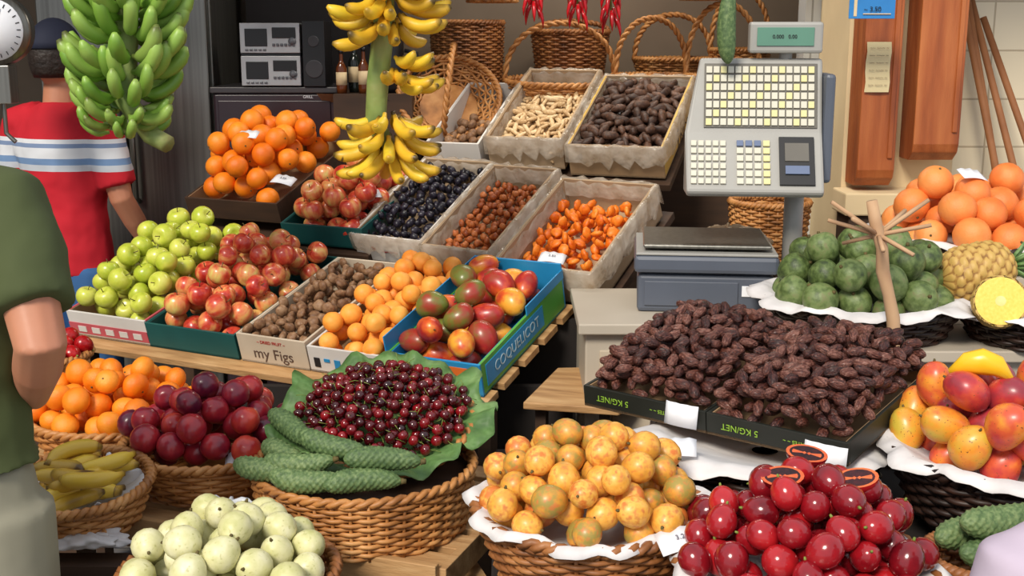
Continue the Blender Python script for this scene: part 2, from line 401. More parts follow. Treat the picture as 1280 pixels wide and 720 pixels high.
M().box(-.06,-.002,-.022,-.05,0,.05).add(*tube([(-.03,-.003,-.015),(.06,-.003,-.015)],.002,4)).obj('tag_marks',creamM,e,False)
M().add(*tube([(0,.003,.06),(0,.003,.375),(0,.05,.375)],.002,4)).obj('string',inkM,e)
# fridge
steel=mat('brushed_steel',[(100,98,92),(148,146,138)],scale=2,wn=.5,rough=.32,metal=.8,coord='obj',stretch=(40,40,.6))
e=empty('steel_refrigerator',(-1.52,5.08,0))
M().box(-.45,.02,.08,.27,.6,2.2).obj('body',steel,e,False,.006)
M().box(-.44,-.02,.12,-.10,.018,2.18).box(-.09,-.02,.12,.26,.018,2.18).obj('doors',steel,e,False,.006)
M().add(*tube([(-.13,-.02,1.1),(-.13,-.06,1.12),(-.13,-.06,1.5),(-.13,-.02,1.52)],.01,8)).add(*tube([(-.06,-.02,1.1),(-.06,-.06,1.12),(-.06,-.06,1.5),(-.06,-.02,1.52)],.01,8)).obj('handles',steel,e)
M().box(-.4,.05,0,.22,.55,.08).obj('plinth',blk,e,False)
e=empty('black_appliance_cabinet',(-.98,4.95,0)); app=sm('appliance_black',(50,36,42),.35)
M().box(-.24,0,0,.26,.4,1.56).obj('body',app,e,False,.01)
M().box(-.25,-.01,1.56,.27,.41,1.585).obj('top',sm('shelf_dark',(66,62,64),.4),e,False,.004)
M().box(-.22,-.006,1.2,.24,0,1.53).obj('door',app,e,False,.003)
text(e,'GRILL',(.15,-.012,1.545),(pi/2,0,0),.016,cardM)
v,f=lathe(lambda t,p:(.022*s_(t)*c_(p),.012*c_(t)*-1,.022*s_(t)*s_(p)),16,8); M().add(v,f,0,T((-.17,-.01,1.42))).obj('knob',steel,e)
e=empty('stereo_system',(-.955,4.93,1.587)); silver=sm('silver_plastic',(176,178,180),.35,metal=.2)
B=M()
for z0 in (0,.13):
    B.box(-.14,0,z0+.004,.10,.22,z0+.122,0)
    B.box(-.12,-.004,z0+.03,-.03,0,z0+.10,1); B.box(-.01,-.004,z0+.062,.085,0,z0+.105,1)
    for k in range(6): B.box(-.01+k*.016,-.006,z0+.03,.001+k*.016,0,z0+.042,2)
    v,f=lathe(lambda t,p:(.017*s_(t)*c_(p),-.014*c_(t),.017*s_(t)*s_(p)),14,6); B.add(v,f,2,T((.07,0,z0+.05)))
    for k in range(5): B.box(-.12+k*.018,-.006,z0+.012,-.108+k*.018,0,z0+.02,2)
B.box(-.14,.01,.122,.10,.21,.134,1)
B.obj('deck_units',[silver,blk,sm('knob_grey',(90,92,98),.3)],e,False,.002)
B=M(); B.box(.11,.0,0,.20,.2,.26,0); B.add(*tube([(.155,-.004,.07),(.155,.0,.07)],[.035,.038],20),1).add(*tube([(.155,-.004,.18),(.155,0,.18)],[.022,.024],20),1); B.obj('loudspeaker',[blk,sm('cone_grey',(50,50,54),.6)],e,False,.004)
def bottle(loc,h,r,mt,nm='glass_bottle'):
    B=M(); pr=[(0,r*.9),(.02,r),(h*.6,r),(h*.72,r*.5),(h*.78,r*.33),(h*.97,r*.33),(h,r*.36)]
    B.add(*tube([(0,0,z) for z,_ in pr],[q for _,q in pr],14)); B.add(*tube([(0,0,h*.93),(0,0,h*1.02)],r*.42,10),1); B.add(*tube([(0,0,h*.2),(0,0,h*.5)],r*1.02,14),2)
    B.obj(nm,[mt,blk,creamM],None,True,loc=loc)
gl=sm('glass_brown',(100,50,20),.12); gg=sm('glass_dark',(30,36,30),.12)
boxobj('wooden_shelf_stand',(-.715,4.85,0),(-.40,5.3,1.56),woodD)
bottle((-.69,4.93,1.56),.17,.022,gl); bottle((-.645,5.0,1.56),.21,.026,gg); bottle((-.60,4.93,1.56),.18,.022,gl)
B=M(); pr=[(0,.06),(.02,.075),(.12,.07),(.16,.05),(.2,.055),(.22,.03)]
B.add(*tube([(0,0,z) for z,_ in pr],[q for _,q in pr],18)); B.add(*tube([(.06,0,.17),(.11,0,.16),(.12,0,.09),(.07,0,.05)],.009,6)); B.add(*tube([(-.05,0,.17),(-.09,0,.21)],[.02,.01],6))
B.obj('black_coffee_pot',blk,None,loc=(-.50,5.0,1.56)); 
# ================================================================ DISPLAY STRUCTURE
def board(name,loc,yaw,tilt,x0,x1,y0,y1,z0,z1,mt,slats=0,parent=None):
    B=M()
    if slats:
        w=(y1-y0)/slats
        for i in range(slats): B.box(x0,y0+i*w,z0,x1,y0+(i+.72)*w,z1)
    else: B.box(x0,y0,z0,x1,y1,z1)
    e=empty(name,loc,(math.radians(tilt),0,-math.radians(yaw))); B.obj('boards',mt,e,False,.002); return e
A1=27; C1=(-.077,3.165)
def row1(s): return (C1[0]-.891*s,C1[1]+.454*s,.82)
e=board('display_shelf',(C1[0],C1[1],.82),A1,15,-1.56,.02,-.05,.62,-.024,-.002,wood,5)
B=M()
for (x,y,zt) in ((-1.5,.02,-.03),(-.8,.02,-.03),(.0,.02,-.03),(-1.5,.55,.11),(-.8,.55,.11),(.0,.55,.11)): B.box(x-.02,y-.02,-.81,x+.02,y+.02,zt)
M_=B.obj('legs',woodD,None,False); M_.parent=e; M_.matrix_parent_inverse=Matrix.Rotation(-math.radians(15),4,'X')
board('upper_display_shelf',(.275,3.65,.955),32,27,-1.0,.02,-.02,.55,-.03,-.002,woodD)
board('top_display_shelf',(.559,4.36,1.27),20,25,-.95,.02,-.02,.58,-.03,-.002,woodD)
board('rear_display_shelf',(-.51,4.12,1.05),25,18,-.9,.02,-.02,.56,-.03,-.002,woodD)
B=M()
for (x,y,z) in ((.2,3.72,.93),(-.5,4.15,.98),(.46,4.1,1.15),(.5,4.42,1.22),(-.25,4.72,1.25),(.6,4.9,1.45),(-.6,4.2,1.0),(-1.25,4.5,1.05)): B.box(x-.02,y-.02,0,x+.02,y+.02,z)
B.obj('shelf_posts',woodD,None,False)
e=board('lower_shelf',(-.15,2.30,.72),20,0,-1.3,0,0,.62,-.022,-.001,wood,6)
M().box(-1.3,-.02,-.06,0,0,.012).box(-.005,0,-.06,.015,.62,.0).box(-1.25,.05,-.72,-1.21,.09,-.02).box(-.06,.05,-.72,-.02,.09,-.02).box(-.06,.55,-.72,-.02,.59,-.02).obj('frame',wood,e,False,.002)
board('support_rail',(-.06,2.42,.62),-24,12,-.02,.02,0,.85,-.03,0,wood)
v=[(0,0,0),(.26,.02,0),(.30,.12,0),(.24,.30,0),(.10,.40,0),(0,.36,0)]; v=v+[(a,b,.02) for a,b,c in v]
e=empty('plank_shelf',(.03,3.12,.80),(0,0,-.3)); M().add(v,[tuple(range(6))[::-1],tuple(range(6,12))]+[(i,(i+1)%6,6+(i+1)%6,6+i) for i in range(6)]).obj('board',wood,e,False,.003)
M().box(.02,.05,-.8,.05,.08,0).box(.2,.05,-.8,.23,.08,0).obj('legs',woodD,e,False)
boxobj('stall_shade_sheet',(-.95,3.40,0),(.18,3.43,.78),darkcloth)  # added sheet, its dark colour stands in for shade under the crate shelf
boxobj('stall_back_shade_sheet',(-.1,3.62,0),(.6,3.64,.93),darkcloth)  # another added sheet, dark to deepen the shade below the upper shelf
boxobj('display_table',(-.04,1.74,.74),(1.6,2.86,.78),darkcloth,.004)
boxobj('table_skirt',(-.02,1.76,0),(1.58,2.84,.74),darkcloth)
cabM=mat('counter_white',[(170,158,140),(200,190,174)],scale=2,rough=.6,coord='obj')
e=empty('white_counter'); M().box(.20,3.18,0,1.8,3.6,1.0).box(.63,2.9,0,1.8,3.18,1.0).obj('body',cabM,e,False,.006); M().box(.18,3.15,1.0,1.83,3.62,1.03).box(.61,2.87,1.0,1.83,3.15,1.03).obj('top',cabM,e,False,.004)
M().box(.24,3.174,.55,.60,3.18,.95).obj('doors',crateW,e,False,.003)
boxobj('tray_riser',(1.12,3.34,1.03),(1.7,3.9,1.12),cabM,.004)
boxobj('tray_stand',(1.14,3.63,0),(1.7,3.9,1.03),cabM,.004)
# ================================================================ ROW 1 crates
mApG=mat('apple_green',[(160,180,44),(198,206,74),(220,218,112)],scale=1.2,wn=.6,wr=.4,rough=.3,coat=.25)
mApR=mat('apple_red',[(172,38,32),(206,76,52),(226,150,90),(220,200,110)],scale=1.1,wn=.75,wr=.45,rough=.3,coat=.25,stretch=(1.6,1.6,.5),wg=-.1)
mOr=mat('orange_peel',[(222,100,6),(244,130,18),(250,156,44)],scale=1,wn=.3,wr=.6,rough=.42,bump=.25,bs=22)
mAp=mat('apricot_skin',[(226,122,32),(244,158,56),(250,182,86)],scale=1,wn=.5,wr=.4,rough=.55)
mMg=mat('mango_skin',[(112,120,50),(150,70,44),(170,40,40),(214,90,40),(236,168,56)],scale=.8,wn=.6,wr=.9,rough=.34,coat=.2)
mMg2=mat('mango_skin_ripe',[(140,46,58),(184,54,56),(214,92,52),(232,150,50),(204,176,64)],scale=.8,wn=.6,wr=.9,rough=.36,coat=.15,speck=((130,70,40),9,.68))
mFig=mat('dried_fig',[(92,60,40),(128,92,62),(162,128,96)],scale=2,wn=.6,wr=.5,rough=.6)
teal=sm('box_teal',(20,80,78),.5); pink=sm('box_pink',(190,84,92),.6); prB=sm('box_blue',(34,136,190),.45); prG=sm('box_green',(80,156,64),.45)
whiteB=sm('box_white',(210,206,200),.6,.05)
ap=apple(); org=orange()
w=.34;e=crate('crate_of_green_apples',row1(1.21),A1,15,w,.58,.09,pink,whiteB,pink,inner=cardb)
M().box(-w,-.002,.012,0,.0,.05).obj('print_band',pink,e,False)
for i in range(5): M().box(-w+.04+i*.06,-.004,.02,-w+.075+i*.06,-.002,.04).obj('print_mark',whiteB,e,False)
cpile(e,'green_apples',ap,.040,w,.58,.15,.05,[mApG,stemM],'up',back=.05)
w=.36;e=crate('crate_of_red_apples',row1(.85),A1,15,w,.58,.085,teal,inner=teal)
cpile(e,'red_apples',ap,.040,w,.58,.13,.05,[mApR,stemM],'up',back=.04)
w=.255;e=crate('box_of_dried_figs',row1(.585),A1,15,w,.56,.095,crateW,inner=crateW)
text(e,'my Figs',(-w/2,-.001,.035),(pi/2,0,0),.05,sm('ink_brown',(90,70,60))); text(e,'~ DRIED FRUIT ~',(-w/2,-.001,.075),(pi/2,0,0),.014,inkR)
cpile(e,'dried_figs',[lump(1,1,.6,.1,10,7,s) for s in (0,1,2)],.0195,w,.56,.095,.02,[mFig],'rand',nmax=500,layers=2)
w=.28;e=crate('box_of_apricots',row1(.30),A1,15,w,.56,.085,cardb,whiteB,whiteB,inner=cardb)
for i in range(7): M().box(-w+.02+i*.036,-.003,.02+(i%2)*.02,-w+.04+i*.036,-.001,.05).obj('print_mark',prB if i%3 else inkM,e,False)
cpile(e,'apricots',crease(),.032,w,.56,.115,.025,[mAp],'rand',back=.03)
w=.30;e=crate('crate_of_mangoes',row1(0),A1,15,w,.56,.10,prB,prB,prG,inner=prB,hb=.15)
M().box(-.001,.03,.02,.002,.40,.085).obj('side_print',prB,e,False)
text(e,'COQUELICOT',(.004,.22,.052),(pi/2,0,pi/2),.045,sm('print_pale',(170,200,210)))
M().box(-.28,-.003,.02,-.20,-.001,.07).obj('print_patch',prG,e,False); M().box(-.10,-.003,.015,-.02,-.001,.085).obj('print_patch',sm('box_orange',(220,110,40)),e,False); M().box(-.18,-.003,.03,-.12,-.001,.06).obj('print_patch',whiteB,e,False)
M().box(-.302,.0,.1,-.298,.56,.15).box(-.002,.3,.1,.002,.56,.13).obj('flap',prB,e,False)
cpile(e,'mangoes',mango(),.044,w,.56,.13,.055,[mMg,stemM],'flat',layers=2.4)
w=.34;e=crate('crate_of_apples',(-.51,4.12,1.06),25,18,w,.48,.08,teal,inner=teal)
cpile(e,'striped_apples',ap,.041,w,.48,.13,.05,[mApR,stemM],'up')
w=.42;e=crate('crate_of_oranges',(-.84,4.33,1.12),25,20,w,.54,.08,woodD,inner=cardb)
cpile(e,'oranges',org,.044,w,.54,.15,.12,[mOr,stemM])
e=empty('cardboard_carton',(-.62,4.95,1.34),(0,0,-.3)); M().box(-.15,0,0,.15,.01,.16).box(-.15,.2,0,.15,.21,.16).box(-.15,0,0,-.14,.2,.16).box(.14,0,0,.15,.2,.16).box(-.15,0,0,.15,.2,.01).add([(-.15,0,.16),(.15,0,.16),(.15,-.09,.22),(-.15,-.09,.22)],[(0,1,2,3)]).obj('carton',cardb,e,False)
# ROW 2
mPr=mat('prune',[(14,12,18),(28,24,36),(58,52,66)],scale=2,wn=.7,wr=.5,rough=.4)
mRa=mat('dried_cranberry',[(130,56,20),(178,92,40),(206,124,66)],scale=2,wr=.7,rough=.5)
mDA=mat('dried_apricot',[(204,88,14),(236,122,24),(246,150,50)],scale=2,wr=.6,rough=.48)
mNut=mat('dried_banana',[(168,130,86),(206,174,128),(230,206,166)],scale=2,wr=.6,rough=.6)
mDt=mat('date',[(38,16,14),(68,32,27),(104,58,46),(146,100,86)],scale=2.2,wn=.8,wr=.6,rough=.4,coat=.12,bump=1,bs=3.5,stretch=(2,2,.6))
mDt2=mat('dried_plantain_dark',[(42,24,18),(76,50,36),(116,80,60)],scale=2,wr=.6,rough=.55)
w=.36;e=crate('box_of_dried_apricots',(.275,3.65,.965),32,27,w,.50,.13,crateT,inner=crateT,liner_m=plastic)
cpile(e,'dried_apricots',[lump(1,.85,.45,.15,9,6,s) for s in range(3)],.022,w,.46,.065,.03,[mDA],nmax=700,layers=2.4,back=.01)
w=.27;e=crate('box_of_dried_cranberries',(-.045,3.850,.995),32,27,w,.50,.13,crateT,inner=crateT,liner_m=plastic)
cpile(e,'dried_cranberries',[lump(1,.9,.7,.2,7,5,s) for s in range(3)],.015,w,.47,.065,.02,[mRa],nmax=900,layers=1.8,back=.02)
w=.30;e=crate('box_of_prunes',(-.28,3.997,1.02),32,27,w,.50,.11,whiteB,inner=crateT,liner_m=plastic)
text(e,'*  ~~~  *',(-w/2,-.002,.05),(pi/2,0,0),.04,inkR)
cpile(e,'prunes',[lump(1,.9,.7,.2,8,6,s) for s in range(3)],.0175,w,.50,.09,.03,[mPr],nmax=700,layers=1.6)
# ROW 3
yel=mat('box_yellow',[(190,152,60),(218,184,92)],coord='obj')
w=.36;e=crate('box_of_dried_plantains',(.559,4.36,1.28),20,25,w,.56,.13,cardb,cardb,yel,inner=crateT,liner_m=plastic)
text(e,'JUNIOR',(.018,.25,.05),(pi/2,0,pi/2),.06,woodD)
cpile(e,'dried_plantains',[lump(1,.8,1.8,.2,7,6,s) for s in range(3)],.018,w,.56,.10,.05,[mDt2],'flat',nmax=600,layers=1.8)
w=.30;e=crate('box_of_dried_bananas',(.20,4.49,1.30),20,25,w,.56,.13,crateT,inner=crateT,liner_m=plastic)
cpile(e,'dried_bananas',[lump(.8,.6,2.2,.15,7,6,s) for s in range(3)],.0135,w,.54,.07,.03,[mNut],'flat',nmax=600,layers=1.8)
w=.22;e=crate('box_of_walnuts',(-.11,4.60,1.28),20,25,w,.5,.12,whiteB,inner=whiteB)
cpile(e,'walnuts',[lump(1,.9,1,.1,8,6,s) for s in range(2)],.02,w,.34,.05,.02,[mFig],nmax=150)
# ================================================================ LOWER LEFT BASKETS
mPl=mat('plum_skin',[(84,20,46),(138,28,48),(178,40,46),(214,76,56)],scale=.9,wn=.5,wr=.8,rough=.3,coat=.25)
mCh=mat('cherry_skin',[(38,4,10),(80,10,18),(136,16,24)],scale=.6,wn=.3,wr=.9,rough=.14,coat=.5)
mChs=mat('cherry_stem',[(96,120,40),(140,150,70)],rough=.6)
mMan=mat('mandarin_peel',[(230,106,8),(246,134,18),(250,160,46)],scale=1,wn=.4,wr=.5,rough=.4,bump=.3,bs=18)
mLf=mat('leaf_green',[(52,84,40),(90,126,66),(134,164,106)],scale=16,wn=.8,rough=.55,coord='obj',bump=.8,bs=30)
mMon=mat('monstera_fruit',[(56,80,46),(88,112,66),(130,148,96)],scale=3,wn=.7,wr=.3,rough=.6)
mBa=mat('banana_ripe',[(226,186,50),(236,202,70),(200,160,54),(90,66,32)],scale=1,wn=.3,wr=.3,wg=.45,rough=.4,speck=((100,68,30),4,.66))
mBaY=mat('banana_yellow',[(206,190,44),(236,202,56),(224,176,46),(90,70,24)],scale=1,wn=.3,wr=.4,wg=.45,rough=.42,speck=((120,86,34),6,.70))
mBaG=mat('banana_green',[(82,128,40),(120,162,58),(156,188,88),(84,90,38)],scale=1,wn=.4,wr=.5,wg=.25,rough=.42)
mCu=mat('pale_guava',[(186,186,120),(214,210,158),(234,230,196)],scale=1.2,wn=.6,wr=.4,rough=.42,speck=((170,168,104),4,.62),sw=.2)
e=basket('basket_of_mandarins',(-1.055,3.06,.72),.22,.175,.09); bpile(e,'mandarins',orange(.85),.035,.22,.09,.09,[mMan,stemM])
e=basket('basket_of_red_plums',(-.735,2.79,.72),.21,.165,.10); bpile(e,'red_plums',crease(),.034,.21,.10,.11,[mPl])
e=basket('basket_of_small_red_peppers',(-1.40,3.42,.80),.15,.12,.07); bpile(e,'small_red_peppers',egg(1.1),.026,.15,.07,.05,[mat('pepper_red',[(150,14,20),(206,30,30)],wr=.7,rough=.25),mChs])
boxobj('pepper_stand',(-1.5,3.34,0),(-1.3,3.5,.80),woodD)
e=basket('cherry_display_basket',(-.333,2.56,.72),.245,.23,.13,n=40,th=.0055)
M().add([(0,0,.115)]+[(.235*c_(2*pi*k/40),.235*s_(2*pi*k/40),.115) for k in range(40)],[(0,1+k,1+(k+1)%40) for k in range(40)]).obj('inner_board',woodD,e)
e=basket('basket_of_cherries',(-.295,2.68,.865),.205,.16,.06,rot=(math.radians(16),0,0),th=.005)
liner(.205,.06,1.24,.03,mLf,.016,1,9,'leaf_lining',e,-.012,.012)
bpile(e,'cherries',cherry(),.0128,.205,.072,.075,[mCh,mChs],nmax=1200,layers=2)
lf=longfruit()
def fruits(name,t,L,mats,r):
    e=empty(name)
    for i,(x,y,z,yaw,pit) in enumerate(L):
        B=M(); B.add(t[0],t[1],t[2],T((x,y,z),rz=math.radians(yaw))@Matrix.Rotation(math.radians(pit),4,'Y')@Matrix.Rotation(pi/2,4,'Y')@T(rz=random.uniform(0,6),s=r),t[3])
        B.obj('fruit_%d'%(i+1),mats,e)
fruits('monstera_fruits',lf,[(-.50,2.50,.895,-40,8),(-.53,2.43,.885,-18,0),(-.455,2.42,.90,-12,-5),(-.43,2.36,.885,-8,0),(-.39,2.44,.935,-22,6),(-.31,2.35,.895,10,0),(-.27,2.38,.93,5,4),(-.49,2.55,.94,-50,10)],[mMon,stemM],.024)
e=basket('basket_of_bananas',(-.96,2.52,.735),.155,.12,.09,rot=(.12,0,0)); liner(.14,.07,.98,.03,None,.012,parent=e,lift=.01)
B=M(); bt=banana(.145,.0185,7)
for i in range(20):
    a=random.uniform(-.9,.9)+ (pi if i%2 else 0); x,y=random.uniform(-.06,.06),random.uniform(-.085,.085)
    B.add(bt[0]-np.array([.07,0,0]),bt[1],bt[2],T((x,y,.065+.004*i),rz=a+.6,rx=pi/2+random.uniform(-.3,.3)),bt[3])
B.obj('ripe_bananas',[mBa],e)
boxobj('crate_stand',(-1.15,2.35,.0),(-.80,2.42,.70),woodD)
e=basket('basket_of_pale_guavas',(-.535,2.11,.71),.20,.17,.09,wickM); bpile(e,'pale_guavas',egg(1.08),.0315,.20,.09,.08,[mCu,stemM])
boxobj('wooden_stand',(-.72,2.0,0),(-.36,2.22,.71),woodD)
def crumple(name,loc,s,mt,seed=1,amp=.35,parent=None):
    def fn(t,p):
        w=1+amp*(s_(3*p+seed)*s_(2*t)+.6*s_(7*p+5*t+seed)+.4*s_(11*p-6*t))
        return (s_(t)*c_(p)*w*s[0],s_(t)*s_(p)*w*s[1],max(-s[2]*.6,c_(t)*w*s[2]))
    v,f=lathe(fn,48,24); return M().add(v,f).obj(name,mt,parent,True,loc=loc)
bagM=mat('plastic_bag',[(196,200,206),(240,242,246)],scale=9,rough=.25,coord='obj',bump=.5,bs=20)
crumple('plastic_bag',(-.60,2.385,.765),(.09,.05,.06),bagM,2,.26)
crumple('crumpled_paper',(-.93,2.40,.74),(.1,.04,.02),paperM,5,.2)
# ================================================================ RIGHT BASKETS
mPa=mat('passion_fruit_skin',[(160,140,66),(210,148,58),(230,164,62),(238,182,84),(216,120,50)],scale=1.3,wn=.7,wr=.9,rough=.42,speck=((206,118,60),3,.52),sw=.25,coat=.1)
mTa=mat('tamarillo_skin',[(100,12,22),(150,20,30),(188,34,38)],scale=.9,wn=.4,wr=.8,rough=.18,coat=.4)
mCa=mat('custard_apple_skin',[(52,66,34),(82,100,50),(112,130,76),(124,120,82)],scale=2.4,wn=.7,wr=.5,rough=.5,bump=.15,bs=9)
mGf=mat('grapefruit_peel',[(224,110,46),(242,144,72),(248,166,92)],scale=1,wn=.4,wr=.5,rough=.42,bump=.3,bs=24)
e=basket('basket_of_passion_fruits',(.147,2.14,.78),.215,.16,.14,wickM,n=36,th=.006); liner(.215,.14,1.08,.05,parent=e,amp=.004,lift=.02)
bpile(e,'passion_fruits',egg(1.1),.0285,.215,.145,.10,[mPa,stemM],pw=2.6,layers=2.2)
e=basket('basket_of_tamarillos',(.50,1.91,.78),.215,.16,.13,wickM,n=36,th=.006); liner(.215,.13,1.06,.05,parent=e,amp=.004,lift=.02)
P=bpile(e,'tamarillos',egg(1.15),.0265,.215,.13,.12,[mTa,mChs],pw=2.6,layers=2.2)
tO=mat('tamarillo_flesh',[(206,84,44),(224,116,60)],rough=.4); tD=mat('tamarillo_seeds',[(26,4,8),(70,12,18)],scale=5,wn=1,rough=.35)
v,f=lathe(lambda t,p:(s_(t)*c_(p)*1.35,s_(t)*s_(p),-abs(c_(t)) if t>pi/2 else .02),20,16)
mi=[]
for q in f:
    z=np.mean([v[i][2] for i in q]); r=np.mean([math.hypot(v[i][0]/1.35,v[i][1]) for i in q]); y=abs(np.mean([v[i][1] for i in q])); mi.append(0 if z<.0 else (1 if (r>.84 or y<.10) else 2))
cand=sorted(P.tolist(),key=lambda p:-p[2]); B=M(); used=[]
for tgt in ((.02,.10),(.09,.03),(-.04,.02),(.10,.12)):
    near=[p for p in cand if math.hypot(p[0]-tgt[0],p[1]-tgt[1])<.05]
    if near: p=near[0]; used.append((tgt[0],tgt[1],p[2]+.022))
for p in used: B.add(v,f,mi,T(p,rz=random.uniform(-.5,.5),rx=random.uniform(.15,.4),ry=random.uniform(-.2,.2),s=.027))
B.obj('cut_tamarillos',[mTa,tO,tD],e,False)
# dates
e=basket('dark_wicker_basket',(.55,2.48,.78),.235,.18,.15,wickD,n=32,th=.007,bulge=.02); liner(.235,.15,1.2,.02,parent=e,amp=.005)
dboxM=sm('date_box_black',(32,34,28),.5); lime=sm('print_lime',(140,180,60),.5)
dts=[lump(.8,.75,1.5,.14,10,9,s,4) for s in range(3)]
for i,(cx,cy) in enumerate(((.661,2.235),(.413,2.436))):
    w=.317;l=.46;e=crate('box_of_dates',(cx,cy,.965),39,7,w,l,.05,dboxM,inner=cardb)
    text(e,'5 KG/NET',(-w*.75,-.002,.027),(pi/2,pi,0),.020,lime); text(e,'DATES ~ ~',(-w*.35,-.002,.027),(pi/2,pi,0),.012,lime)
    cpile(e,'dates',dts,.0145,w,l,.08,.062,[mDt],'flat',nmax=1200,layers=2.4,back=.015,pw=5)
card((.61,2.225,.965),-.68,.09,.05,-8,''); card((.36,2.455,.975),-.68,.08,.05,-8,'')
# mango basket right
boxobj('basket_riser',(.88,2.2,.78),(1.2,2.5,.84),woodD)
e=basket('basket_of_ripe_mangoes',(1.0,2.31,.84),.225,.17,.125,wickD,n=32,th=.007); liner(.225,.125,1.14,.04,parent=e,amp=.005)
P=bpile(e,'ripe_mangoes',mango(),.041,.225,.125,.125,[mMg2,stemM],'up',pw=2.6,layers=2.2)
sl=tube([(.0,0,0),(.04,0,.022),(.08,0,.028),(.12,0,.02),(.16,0,-.01)],[.006,.024,.03,.024,.005],10)
pz=max(p[2] for p in P)
M().add(*sl,0,T((-.135,-.02,pz+.02),rz=-.3,s=(.75,.7,.9))).obj('cut_papaya_slice',mat('papaya_flesh',[(240,180,20),(250,206,50)],rough=.3),e)
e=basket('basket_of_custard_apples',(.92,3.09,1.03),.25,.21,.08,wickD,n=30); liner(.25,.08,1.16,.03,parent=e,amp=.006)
bpile(e,'custard_apples',[custard(1.0,0),custard(.92,2),custard(1.06,4)],.043,.25,.08,.13,[mCa,stemM],'up')
# pineapples
mPi=mat('pineapple_skin',[(52,40,22),(112,78,38),(164,122,60),(196,160,86)],scale=5,wn=.3,wr=.1,wg=.9,rough=.55)
e=basket('basket_of_pineapples',(1.36,3.0,1.03),.20,.17,.07,wickD); liner(.20,.07,1.2,.03,parent=e,amp=.006)
t=pineapple_body()
flP=mat('pineapple_flesh',[(232,190,56),(246,218,104)],scale=8,rough=.35); coP=mat('pineapple_core',[(226,200,110),(240,220,150)])
def pine(parent,loc,rz,ry,s,name,cut=False):
    v=t[0].copy()
    if cut: v[:,2]=np.minimum(v[:,2],.35)
    B=M(); X=T(loc,rz=rz)@Matrix.Rotation(ry,4,'Y')@T(s=s); B.add(v,t[1],t[2],X,t[3])
    if cut:
        n=40; B.add([(0,0,.365)]+[(.95*c_(2*pi*k/n),.95*s_(2*pi*k/n),.365) for k in range(n)],[(0,1+k,1+(k+1)%n) for k in range(n)],2,X); 
        B.add([(0,0,.375)]+[(.2*c_(2*pi*k/n),.2*s_(2*pi*k/n),.37) for k in range(n)],[(0,1+k,1+(k+1)%n) for k in range(n)],3,X)
    else:
        for k in range(22):
            a=k*2.4; L=.7+.5*random.random(); sp=.15+.02*k
            pts=[(.1*c_(a),.1*s_(a),1.25),(sp*c_(a),sp*s_(a),1.25+L*.5),(sp*2*c_(a),sp*2*s_(a),1.25+L)]
            B.add(*tube(pts,[.09,.07,.01],4),4,X)
    B.obj(name,[mPi,stemM,flP,coP,mLf],parent)
pine(e,(-.15,.07,.16),0.15,1.4,.075,'pineapple'); pine(e,(-.165,-.13,.125),-1.85,1.25,.062,'cut_pineapple',True); pine(e,(.12,-.02,.15),.4,1.4,.065,'pineapple_b')
e=basket('basket_of_grapefruits',(1.40,3.60,1.12),.28,.24,.07,wickD,n=30); liner(.28,.07,1.1,.03,parent=e,amp=.006)
bpile(e,'grapefruits',org,.051,.28,.07,.14,[mGf,stemM])
basket('small_wicker_basket',(.82,1.93,.78),.10,.09,.13,wickM)
fruits('green_monstera_fruits',lf,[(.80,1.95,.955,20,0),(.83,1.89,.94,16,0),(.84,1.83,.93,14,0),(.83,1.91,.99,18,0)],[mMon,stemM],.026)
e=empty('wooden_spoke_stand'); stM=mat('peeled_stick',[(168,126,92),(208,174,136)],scale=10,coord='obj',rough=.7)
p0=Vector((.93,2.74,.98)); p1=Vector((.835,2.76,1.42)); d=(p1-p0)
pts=[p0+d*(i/8)+Vector((.004*s_(i*2.3),0,0)) for i in range(9)]
B=M().add(*tube(pts,[.016,.017,.015,.016,.014,.016,.014,.015,.013],9)); c=p0+d*.82
for k in range(10):
    a=2*pi*k/10+.2; q=c+Vector((.12*c_(a),.09*s_(a),.02+.06*s_(a*2+1))); B.add(*tube([c,q],[.006,.005],6))
B.obj('sticks',stM,e)
M().box(.90,2.71,.78,.96,2.77,.99).obj('foot',woodD,e,False)
# ================================================================ SCALE
grey=sm('scale_grey',(160,158,152),.45,.04); dgrey=sm('scale_dark',(86,92,104),.4,.05); keyW=sm('key_white',(206,202,184),.5,.04); keyY=sm('key_yellow',(216,208,150),.5,.04); lcd=sm('lcd_green',(96,140,120),.2,.05); keyB=sm('key_blue',(96,110,140),.4,.05)
e=empty('weighing_scale',(.76,3.36,1.03),(0,0,-.10))
M().box(-.40,-.10,.0,-.02,.24,.11).obj('base_body',dgrey,e,False,.012)
M().box(-.41,-.12,.115,-.01,.24,.165).obj('base_upper',dgrey,e,False,.012)
M().box(-.405,-.115,.165,-.015,.235,.172).obj('base_rim',grey,e,False,.002)
M().box(-.385,-.09,.18,-.03,.23,.192).obj('weighing_plate',steel,e,False,.005)
M().add(*tube([(-.2,.07,.16),(-.2,.07,.185)],.05,16)).obj('plate_support',blk,e)
M().box(-.38,-.105,.02,-.12,-.098,.09).obj('front_panel',dgrey,e,False,.002)
M().box(-.11,-.104,.05,-.04,-.099,.08).obj('front_label',cardM,e,False,.001)
M().add(*tube([(.045,.08,.0),(.045,.08,.42)],.028,16)).box(-.005,.0,0,.12,.16,.02).obj('column',grey,e,True,0)
pr=[(-.10,.33),(-.115,.345),(-.02,.50),(.045,.70),(.10,.70),(.13,.60),(.13,.36),(.08,.32)]
x0,x1=-.272,.10; n=len(pr)
B=M()
v=[(x0+(.035 if z>.5 else 0),y,z) for y,z in pr]+[(x1,y,z) for y,z in pr]
B.add(v,[tuple(range(n)),tuple(range(n,2*n))[::-1]]+[(i,n+i,n+(i+1)%n,(i+1)%n) for i in range(n)])
B.obj('head_shell',grey,e,False,.008)
